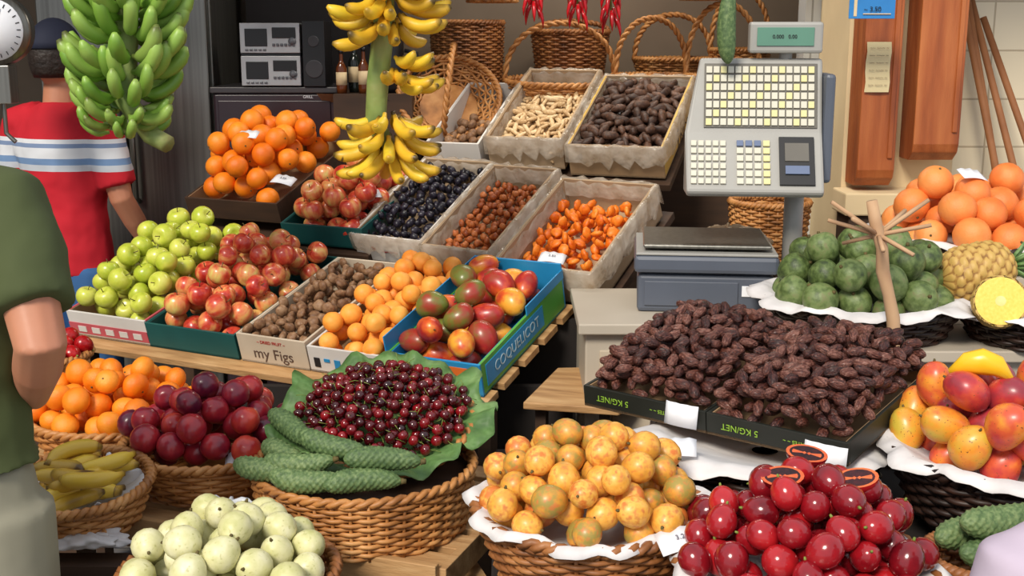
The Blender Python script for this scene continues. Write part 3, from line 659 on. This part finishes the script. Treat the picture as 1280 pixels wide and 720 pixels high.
def panelT(y0,z0,y1,z1):
    a=math.atan2(z1-z0,y1-y0); return Matrix.Translation((0,y0,z0))@Matrix.Rotation(a,4,'X')
Tu=panelT(-.02,.50,.045,.70); B=M()
B.box(-.225,.012,0,.085,.195,.004,3,Tu)
for r in range(7):
    for k in range(15): B.box(-.22+k*.0200,.018+r*.0248,.003,-.22+k*.0200+.0162,.018+r*.0248+.019,.009,(1 if (r*5+k*3)%4==0 else 0),Tu)
Tl=panelT(-.115,.345,-.02,.50)
for r in range(6):
    for k in range(5): B.box(-.260+k*.020,.022+r*.023,0,-.260+k*.020+.015,.038+r*.023,.007,0,Tl)
for r in range(6):
    for k in range(4): B.box(-.135+k*.024,.022+r*.023,0,-.135+k*.024+.018,.039+r*.023,.007,(1 if k==3 else 2 if r==5 else 0),Tl)
B.box(-.02,.02,0,.075,.165,.008,4,Tl); B.box(-.005,.05,.008,.06,.075,.014,2,Tl); B.box(-.005,.09,.008,.06,.145,.011,3,Tl)
B.obj('keys',[keyW,keyY,keyB,sm('panel_dark',(96,92,84),.5),blk],e,False,.0008)
M().box(-.105,.02,.715,.095,.08,.80).add(*tube([(0,.07,.68),(0,.06,.73)],.02,8)).obj('display_housing',grey,e,False,.008)
M().box(-.085,.016,.735,.07,.021,.785).obj('display_lcd',lcd,e,False,.001)
text(e,'0.000   0.00',(-.01,.014,.76),(pi/2,0,0),.014,inkM)
M().box(.101,-.02,.36,.13,.12,.66).obj('side_cover',dgrey,e,False,.01)
# ================================================================ HANGING BANANAS
e=empty('hanging_rail'); M().add(*tube([(-1.9,3.35,2.25),(1.3,3.35,2.25)],.02,8)).add(*tube([(-1.9,4.05,2.25),(1.4,4.05,2.25)],.02,8)).obj('bar',steel,e)
B=M()
for x in (-1.9,1.3): B.add(*tube([(x,3.35,2.25),(x,3.36,2.3),(x,3.8,2.76)],.012,6)); B.add(*tube([(x,4.05,2.25),(x,4.05,2.76)],.012,6))
B.obj('hangers',steel,e)
stalkM=mat('banana_stalk',[(86,110,50),(130,150,80),(150,140,90)],scale=10,coord='obj',rough=.6,bump=.4)
def hand(B,z,ang0,n,rb,bt,tilt,sp=2*pi,stalkx=lambda z:0,sc=1,jit=.1,jt=.12):
    for k in range(n):
        a=ang0+sp*k/n+random.uniform(-jit,jit)
        X=T((stalkx(z)+rb*c_(a),rb*s_(a),z+random.uniform(-.015,.015)),rz=a)@Matrix.Rotation(tilt+random.uniform(-jt,jt),4,'Y')@Matrix.Rotation(random.uniform(-jt*2,jt*2),4,'Z')@T(s=sc*random.uniform(.88,1.08))
        B.add(bt[0],bt[1],bt[2],X,bt[3])
e=empty('green_banana_bunch',(-1.08,3.35,1.52)); B=M(); bt=banana(.165,.021,8,9,1.7,-.2)
sx=lambda z:.04*s_(z*3)
for j in range(10): hand(B,.02+j*.05,j*1.1,12,.04,bt,.05-.02*j+.1*s_(j*2),stalkx=sx,sc=(.62,.76,.88,.95,1,1,1,1,1,1)[j],jit=.16,jt=.2)
B.obj('bananas',[mBaG],e)
M().add(*tube([(.13,-.03,-.02),(.08,0,.0),(sx(.1),0,.1),(sx(.3),0,.3),(0,0,.5),(0,0,.74)],[.026,.028,.03,.03,.02,.014],8)).obj('stalk',stalkM,e)
e=empty('yellow_banana_bunch',(-.36,3.35,1.42)); bt=banana(.15,.0185,8,9,1.5,-.5)
B=M()
for j in range(3): hand(B,.07+j*.04,j*.4,10,.035,bt,.75-.2*j,stalkx=lambda z:.02,sc=.95)
hand(B,.27,-1.4,8,.03,bt,.3,2.4,stalkx=lambda z:.03,sc=.85)
hand(B,.31,-1.2,6,.03,bt,.0,2.2,stalkx=lambda z:.03,sc=.75)
for j in range(5): hand(B,.42+j*.05,j*.5,11,.04,bt,.45-.08*j,stalkx=lambda z:.02,sc=.95,jit=.16,jt=.2)
B.obj('bananas',[mBaY],e)
M().add(*tube([(.03,0,.05),(-.02,0,.13),(-.01,0,.25),(.01,0,.4),(.02,0,.6),(.02,0,.84)],[.016,.03,.031,.03,.022,.014],9)).obj('stalk',stalkM,e)
chM=mat('chilli_red',[(150,10,20),(200,20,30)],wr=.8,rough=.25)
tch=tube([(0,0,0),(.1,0,-.5),(.05,0,-1),(-.1,0,-1.5)],[.14,.17,.12,.02],6); tch=(tch[0],tch[1],[0]*len(tch[1]),tch[0])
for (x,zb,n) in ((.07,1.85,24),(.215,1.84,26),(.325,1.82,26)):
    e=empty('hanging_red_chillies',(x,4.05,zb)); B=M()
    for k in range(n):
        z=.03+k*.010; a=k*2.4; B.add(tch[0],tch[1],0,T((.014*c_(a),.014*s_(a),z),rz=a)@Matrix.Rotation(-.35,4,'Y')@T(s=.045))
    B.obj('chillies',chM,e); M().add(*tube([(0,0,.0),(0,0,2.25-zb)],.003,4)).obj('string',mChs,e)
e=empty('hanging_green_gourd',(.585,3.35,1.82)); lg=longfruit(4,20,50,.3,.03); B=M(); B.add(lg[0],lg[1],lg[2],T((0,0,.0),s=(.025,.025,.026)),lg[3]); B.obj('gourd',[mMon,stemM],e); M().add(*tube([(0,0,.1),(0,0,.43)],.003,4)).obj('string',mChs,e)
e=empty('dial_scale',(-1.70,4.02,1.81)); 
B=M(); B.add(*tube([(0,.0,0),(0,.06,0)],.115,32),1); B.add(*tube([(0,-.004,0),(0,0,0)],[.10,.10],32),0); 
for k in range(24):
    a=2*pi*k/24; B.add(*tube([(.08*c_(a),-.006,.08*s_(a)),(.093*c_(a),-.006,.093*s_(a))],.0015,4),2)
B.add(*tube([(0,-.009,-.02),(.03,-.009,.07)],.002,4),2); B.obj('dial',[cardM,steel,inkM],e)
M().box(-.04,.0,-.24,.04,.07,-.115).add(*tube([(0,.035,-.24),(0,.035,-.34),(.03,.035,-.37)],.008,8)).add(*tube([(0,.03,.11),(0,.03,.44)],.006,6)).obj('body',steel,e,False,.004)
# ================================================================ BACKGROUND BASKETS
basket('round_wicker_basket',(-.26,4.98,1.50),.205,.12,.07,wickL,rot=(math.radians(48),.1,0),hd=.19,ax='y')
boxobj('storage_ledge',(-.45,5.3,1.52),(1.15,5.7,1.58),woodD)
basket('tall_wicker_basket',(-.20,5.48,1.58),.16,.15,.26,wickM)
basket('tall_wicker_basket',(.26,5.48,1.58),.17,.14,.22,wickM,hd=.05)
def hbasket(x,y,z,r,h,H,ax='x',rot=(0,0,0),mt=wickL): return basket('handled_wicker_basket',(x,y,z),r,r*.8,h,mt,hd=H,ax=ax,rot=rot)
hbasket(.20,5.08,1.50,.23,.1,.24,rot=(.05,0,.1)); hbasket(.58,5.08,1.50,.16,.12,.24,rot=(0,0,.3)); hbasket(.88,5.10,1.50,.15,.12,.30,rot=(0,0,-.2))
basket('handled_wicker_basket',(.72,5.48,1.58),.17,.14,.10,wickL,hd=.2)
basket('handled_wicker_basket',(1.02,5.48,1.58),.13,.11,.14,wickL,hd=.26)
boxobj('basket_bench',(-.05,4.96,0),(1.12,5.2,1.498),woodD)
for (x,z) in ((-.08,1.92),(.78,1.93)): 
    basket('hanging_wicker_basket',(x,5.0,z),.12,.096,.09,wickL,hd=.2)
    M().add(*tube([(x,5.0,z+.28),(x,5.0,2.76)],.003,4)).obj('basket_hook_wire',blk)
basket('wicker_basket',(.93,4.3,.98),.14,.12,.22,wickL)
boxobj('basket_plinth',(.8,4.15,0),(1.1,4.45,.98),woodD)
crumple('crumpled_wrapping_paper',(.68,3.74,1.14),(.12,.07,.06),mat('kraft_paper',[(150,120,86),(186,160,124)],coord='obj',bump=.5),3,.2)
boxobj('paper_stack_box',(.56,3.66,0),(.82,3.84,1.10),woodD)
for a in ((-.98,4.42,1.42,-.2),(-.55,4.40,1.29,.1),(-.83,4.28,1.27,-.3),(-.5,4.2,1.23,.3),(.44,4.60,1.48,0),(-.62,2.62,.82,.1),(-.80,3.02,.86,-.2),(.33,2.30,.96,-.2),(.30,1.92,.93,.2),(1.36,3.50,1.38,.3),(.12,3.72,1.09,-.3)):
    card(a[:3],a[3],.085,.05,-65,random.choice(['2.50','','3.20','']),random.uniform(-.15,.15))
# ================================================================ PEOPLE
skinM=mat('skin',[(176,112,84),(206,146,114)],scale=6,wn=.4,rough=.5,coord='obj',sss=.1)
hairM=mat('hair_dark',[(26,20,18),(48,36,30)],scale=30,coord='obj',rough=.6,bump=.6,bs=60)
def clothm(name,c,stripes=None):
    m=mat(name,[tuple(v*.85 for v in c),c],scale=5,wn=.5,rough=.85,coord='obj',bump=.9,bs=7)
    if stripes:
        N=m.node_tree.nodes; L=m.node_tree.links; b=N['Principled BSDF']; src=b.inputs['Base Color'].links[0].from_socket
        t=N.new('ShaderNodeTexCoord'); s=N.new('ShaderNodeSeparateXYZ'); L.new(t.outputs['Object'],s.inputs[0])
        cr=N.new('ShaderNodeValToRGB'); cr.color_ramp.interpolation='CONSTANT'; el=cr.color_ramp.elements
        while len(el)<len(stripes)+1: el.new(.5)
        al=N.new('ShaderNodeValToRGB'); al.color_ramp.interpolation='CONSTANT'; e2=al.color_ramp.elements
        while len(e2)<len(stripes)+1: e2.new(.5)
        el[0].position=0; e2[0].position=0; e2[0].color=(0,0,0,1)
        for i,(z,cc) in enumerate(stripes):
            el[i+1].position=z/2; e2[i+1].position=z/2
            el[i+1].color=lin(cc) if cc else (0,0,0,1); e2[i+1].color=(1,1,1,1) if cc else (0,0,0,1)
        d=N.new('ShaderNodeMath'); d.operation='DIVIDE'; d.inputs[1].default_value=2; L.new(s.outputs['Z'],d.inputs[0]); L.new(d.outputs[0],cr.inputs[0]); L.new(d.outputs[0],al.inputs[0])
        mx=N.new('ShaderNodeMix'); mx.data_type='RGBA'; L.new(al.outputs['Color'],mx.inputs['Factor']); L.new(src,mx.inputs['A']); L.new(cr.outputs['Color'],mx.inputs['B']); L.new(mx.outputs['Result'],b.inputs['Base Color'])
    return m
def fuse(name,parts,mt,parent,vox=.012,it=4):
    B=M()
    for p in parts: B.add(p[0],p[1])
    o=B.obj(name,mt,parent); r=o.modifiers.new('r','REMESH'); r.mode='VOXEL'; r.voxel_size=vox; r.use_smooth_shade=True
    s=o.modifiers.new('s','SMOOTH'); s.factor=.5; s.iterations=it
    if name=='shirt':   # soft folds
        tx=bpy.data.textures.new('cloth_folds','CLOUDS'); tx.noise_scale=.11; dm=o.modifiers.new('d','DISPLACE'); dm.texture=tx; dm.strength=.018; dm.mid_level=.5
    return o
def lerp(a,b,t): return tuple(a[i]+(b[i]-a[i])*t for i in range(3))
def ball(c,r,k=(1,1,1)): v,f=sph(1,1,14,10); return v*np.array(k)*r+np.array(c),f
def hand_parts(w,dr,side,k=1):
    d=Vector(dr).normalized(); lat=d.cross(Vector((0,0,1))); 
    if lat.length<.3: lat=d.cross(Vector((0,1,0)))
    lat.normalize(); nr=lat.cross(d).normalized(); w=Vector(w); P=[]
    for i in range(4):
        o=lat*((i-1.5)*.019*k); P.append(tube([w+o*.6,w+d*.045*k+o*.9,w+d*.09*k+o],[.015*k,.014*k,.011*k],8))
        b=w+d*.088*k+o; L=(.068,.078,.072,.055)[i]*k
        P.append(tube([b,b+d*L*.45-nr*.006,b+d*L*.8-nr*.022*k,b+d*L*.95-nr*.036*k],[.0095*k,.009*k,.008*k,.0065*k],8))
    th=w+d*.03*k-lat*.03*k*side; P.append(tube([w+d*.015*k,th,th+d*.03*k-lat*.02*k*side-nr*.01,th+d*.055*k-lat*.025*k*side-nr*.02],[.014*k,.012*k,.010*k,.008*k],8))
    return P
def person(name,loc,yaw,h,armR,armL,shirtM,pantM,hair=True,cap=False,sleeve=.55,hem=.93,headyaw=0):
    e=empty(name,loc,(0,0,yaw)); k=h/1.8
    sc=lambda L:[tuple(v*k for v in r) for r in L]
    body=[loft(sc([(0,0,.90,.14,.09),(0,0,1.05,.13,.09),(0,0,1.25,.15,.10),(0,0,1.4,.165,.10),(0,0,1.48,.13,.08),(0,.0,1.52,.06,.06),(0,.01,1.60,.055,.058)]))]
    sh=[loft(sc([(0,0,hem,.175,.13),(0,0,1.02,.165,.125),(0,0,1.15,.158,.12),(0,0,1.28,.175,.128),(0,-.005,1.40,.195,.128),(0,-.005,1.47,.175,.105),(0,0,1.51,.10,.085),(0,.005,1.535,.07,.072)]))]
    for sd,(a,b,c,d) in ((1,armR),(-1,armL)):
        body.append(tube([a,lerp(a,b,.5),b,lerp(b,c,.4),c],[.055*k,.05*k,.043*k,.042*k,.028*k],12)); body+=hand_parts(c,d,sd,k)
        se=lerp(a,b,min(1,sleeve*1.5)); pts=[(a[0]*.6,a[1],a[2]+.0),a,lerp(a,b,.35),se]; rd=[.085*k,.078*k,.074*k,.072*k]
        if sleeve>.9: pts=[(a[0]*.6,a[1],a[2]),a,lerp(a,b,.5),b,lerp(b,c,.5),lerp(b,c,.95)]; rd=[.085*k,.078*k,.068*k,.06*k,.052*k,.042*k]
        sh.append(tube(pts,rd,14))
    for x in (-.09,.09):
        body.append(tube([tuple(v*k for v in p) for p in ((x,0,.92),(x*1.05,.01,.5),(x*1.1,-.01,.09))],[.085*k,.055*k,.04*k],12))
        body.append(ball((x*1.1*k,.06*k,.04*k),.05*k,(.9,2.2,.75)))
    hz=1.69; hd=lambda t,p:(.076*s_(t)*c_(p)*(1-.12*max(0,-c_(t))),.095*s_(t)*s_(p)+.01,.118*c_(t)+hz)
    v,f=lathe(hd,24,18); R=np.array(Matrix.Rotation(headyaw,3,'Z')); hp=[(v*k,f)]
    hp.append((ball((0,.105,hz-.02),.014,(.9,1.2,1.8))[0]*k,ball((0,0,0),1)[1]))
    for x in (-.078,.078): hp.append((ball((x,.0,hz-.01),.024,(.4,.8,1.3))[0]*k,ball((0,0,0),1)[1]))
    hp.append((ball((0,.088,hz-.055),.02,(1.3,.6,.5))[0]*k,ball((0,0,0),1)[1])); hp.append((ball((0,.07,hz-.095),.03,(1.1,.8,.7))[0]*k,ball((0,0,0),1)[1]))
    body+=[(a@R.T,b) for a,b in hp]
    fuse('body',body,skinM,e,.0055*k,3)
    B=M()
    for x in (-.032,.032):
        q=ball((x,.094,hz+.005),.012)[0]*k; B.add(q@R.T,ball((0,0,0),1)[1],0); q=ball((x,.104,hz+.005),.006)[0]*k; B.add(q@R.T,ball((0,0,0),1)[1],1)
        q=ball((x,.098,hz+.032),.016,(1.2,.4,.25))[0]*k; B.add(q@R.T,ball((0,0,0),1)[1],1)
    B.obj('eyes',[cardM,hairM],e)
    hv,hf=lathe(lambda t,p:((.086)*s_(t)*c_(p),.103*s_(t)*s_(p)-.004,.128*c_(t)+hz+.003),24,16)
    keep=[q for q in hf if all((hv[i][2]>hz+.045) or (hv[i][1]<-.015 and hv[i][2]>hz-.07) for i in q)]
    o=M().add((hv*k)@R.T,keep).obj('hair',hairM,e); so=o.modifiers.new('s','SOLIDIFY'); so.thickness=.01
    if cap:
        cv,cf=lathe(lambda t,p:(.093*s_(t)*c_(p),.112*s_(t)*s_(p),.135*c_(t)+hz+.01),24,16); keep=[q for q in cf if all(cv[i][2]>hz+.03 for i in q)]
        B=M().add((cv*k)@R.T,keep)
        br=[(.085*c_(pi*i/12)*(1.0),.08+.1*s_(pi*i/12)*1.0,hz+.035) for i in range(13)]+[(.085*c_(pi*i/12),.06+.03*s_(pi*i/12),hz+.045) for i in range(13)]
        B.add((np.array(br)*k)@R.T,[(i,i+1,i+14,i+13) for i in range(12)])
        o=B.obj('cap',sm('cap_navy',(28,34,56),.8),e); so=o.modifiers.new('s','SOLIDIFY'); so.thickness=.006
    fuse('shirt',sh,shirtM,e,.011,5)
    pp=[loft(sc([(0,0,.82,.17,.12),(0,0,.9,.172,.125),(0,0,1.0,.155,.115)]))]
    for x in (-.092,.092): pp.append(tube([tuple(v*k for v in p) for p in ((x,0,.92),(x*1.05,0,.7),(x*1.1,.01,.48),(x*1.12,0,.08))],[.1*k,.093*k,.078*k,.07*k],14))
    fuse('trousers',pp,pantM,e,.012,4)
    B=M()
    for x in (-.1,.1):
        v,f=sph(1,1,18,10); v=v*np.array([.052,.135,.045])*k+np.array([x*k,.055*k,.045*k]); v[:,2]=np.maximum(v[:,2],.004); B.add(v,f)
    B.obj('shoes',blk,e); return e
olive=clothm('shirt_olive',(76,86,46)); khaki=clothm('trousers_grey',(150,146,126))
person('man_in_green_shirt',(-1.045,2.08,0),0,1.86,
  ((.165,0,1.50),(.250,-.12,1.285),(.155,.06,1.14),(-.6,.6,-.25)),((-.165,0,1.50),(-.22,-.02,1.22),(-.15,.2,1.12),(.4,.7,0)),olive,khaki,hem=1.0,sleeve=.5)
red=clothm('shirt_red',(204,22,42),[(1.30,(190,196,205)),(1.325,(110,140,180)),(1.345,(215,218,224)),(1.385,(120,140,175)),(1.40,(215,218,224)),(1.415,None)])
jeans=clothm('jeans_blue',(56,104,160))
person('man_in_red_shirt',(-1.68,4.50,0),-.35,1.82,
  ((.175,0,1.47),(.25,0,1.20),(.26,.15,.98),(0,.5,-1)),((-.175,0,1.47),(-.25,0,1.19),(-.25,.08,.93),(0,.3,-1)),red,jeans,cap=True,hem=.90,sleeve=.55)
lav=clothm('shirt_lavender',(206,190,208))
person('child_in_lavender_shirt',(.80,1.52,0),.2,1.36,
  ((.13,0,1.10),(.18,0,.90),(.18,.1,.72),(0,.4,-1)),((-.13,0,1.10),(-.18,0,.90),(-.17,.1,.72),(0,.4,-1)),lav,jeans,hem=.93,sleeve=1)
# ================================================================ LIGHT & CAMERA
W=bpy.data.worlds.new('sky'); S.world=W; W.use_nodes=True; bg=W.node_tree.nodes['Background']; bg.inputs[0].default_value=(.86,.91,1,1); bg.inputs[1].default_value=.85
sl=bpy.data.lights.new('sun','SUN'); sl.energy=3.3; sl.angle=math.radians(16); sl.color=(1,.92,.80)
so=bpy.data.objects.new('sun',sl); S.collection.objects.link(so); so.rotation_euler=(Vector((.45,1.0,-.95))).to_track_quat('-Z','Y').to_euler(); so.location=(0,0,5)
# unseen lamp and its housing, added to brighten the back of the stall
e=empty('added_fill_lamp',(.3,4.9,2.72)); M().box(-.6,-.05,-.02,.6,.05,.03).add(*tube([(-.58,0,-.035),(.58,0,-.035)],.014,10)).obj('fill_fixture',cardM,e,False)
al=bpy.data.lights.new('back_fill_light','AREA'); al.shape='RECTANGLE'; al.size=1.2; al.size_y=.1; al.energy=14; al.color=(1,.93,.82)
ao=bpy.data.objects.new('back_fill_light',al); S.collection.objects.link(ao); ao.parent=e; ao.location=(0,0,-.06)
cam=bpy.data.cameras.new('cam'); co=bpy.data.objects.new('camera',cam); S.collection.objects.link(co); co.location=(0,0,1.8); co.rotation_euler=(math.radians(78),0,0)
cam.sensor_width=36; cam.lens=36*1500/1280; S.camera=co
S.view_settings.view_transform='Standard'; S.view_settings.look='None'; S.view_settings.exposure=0
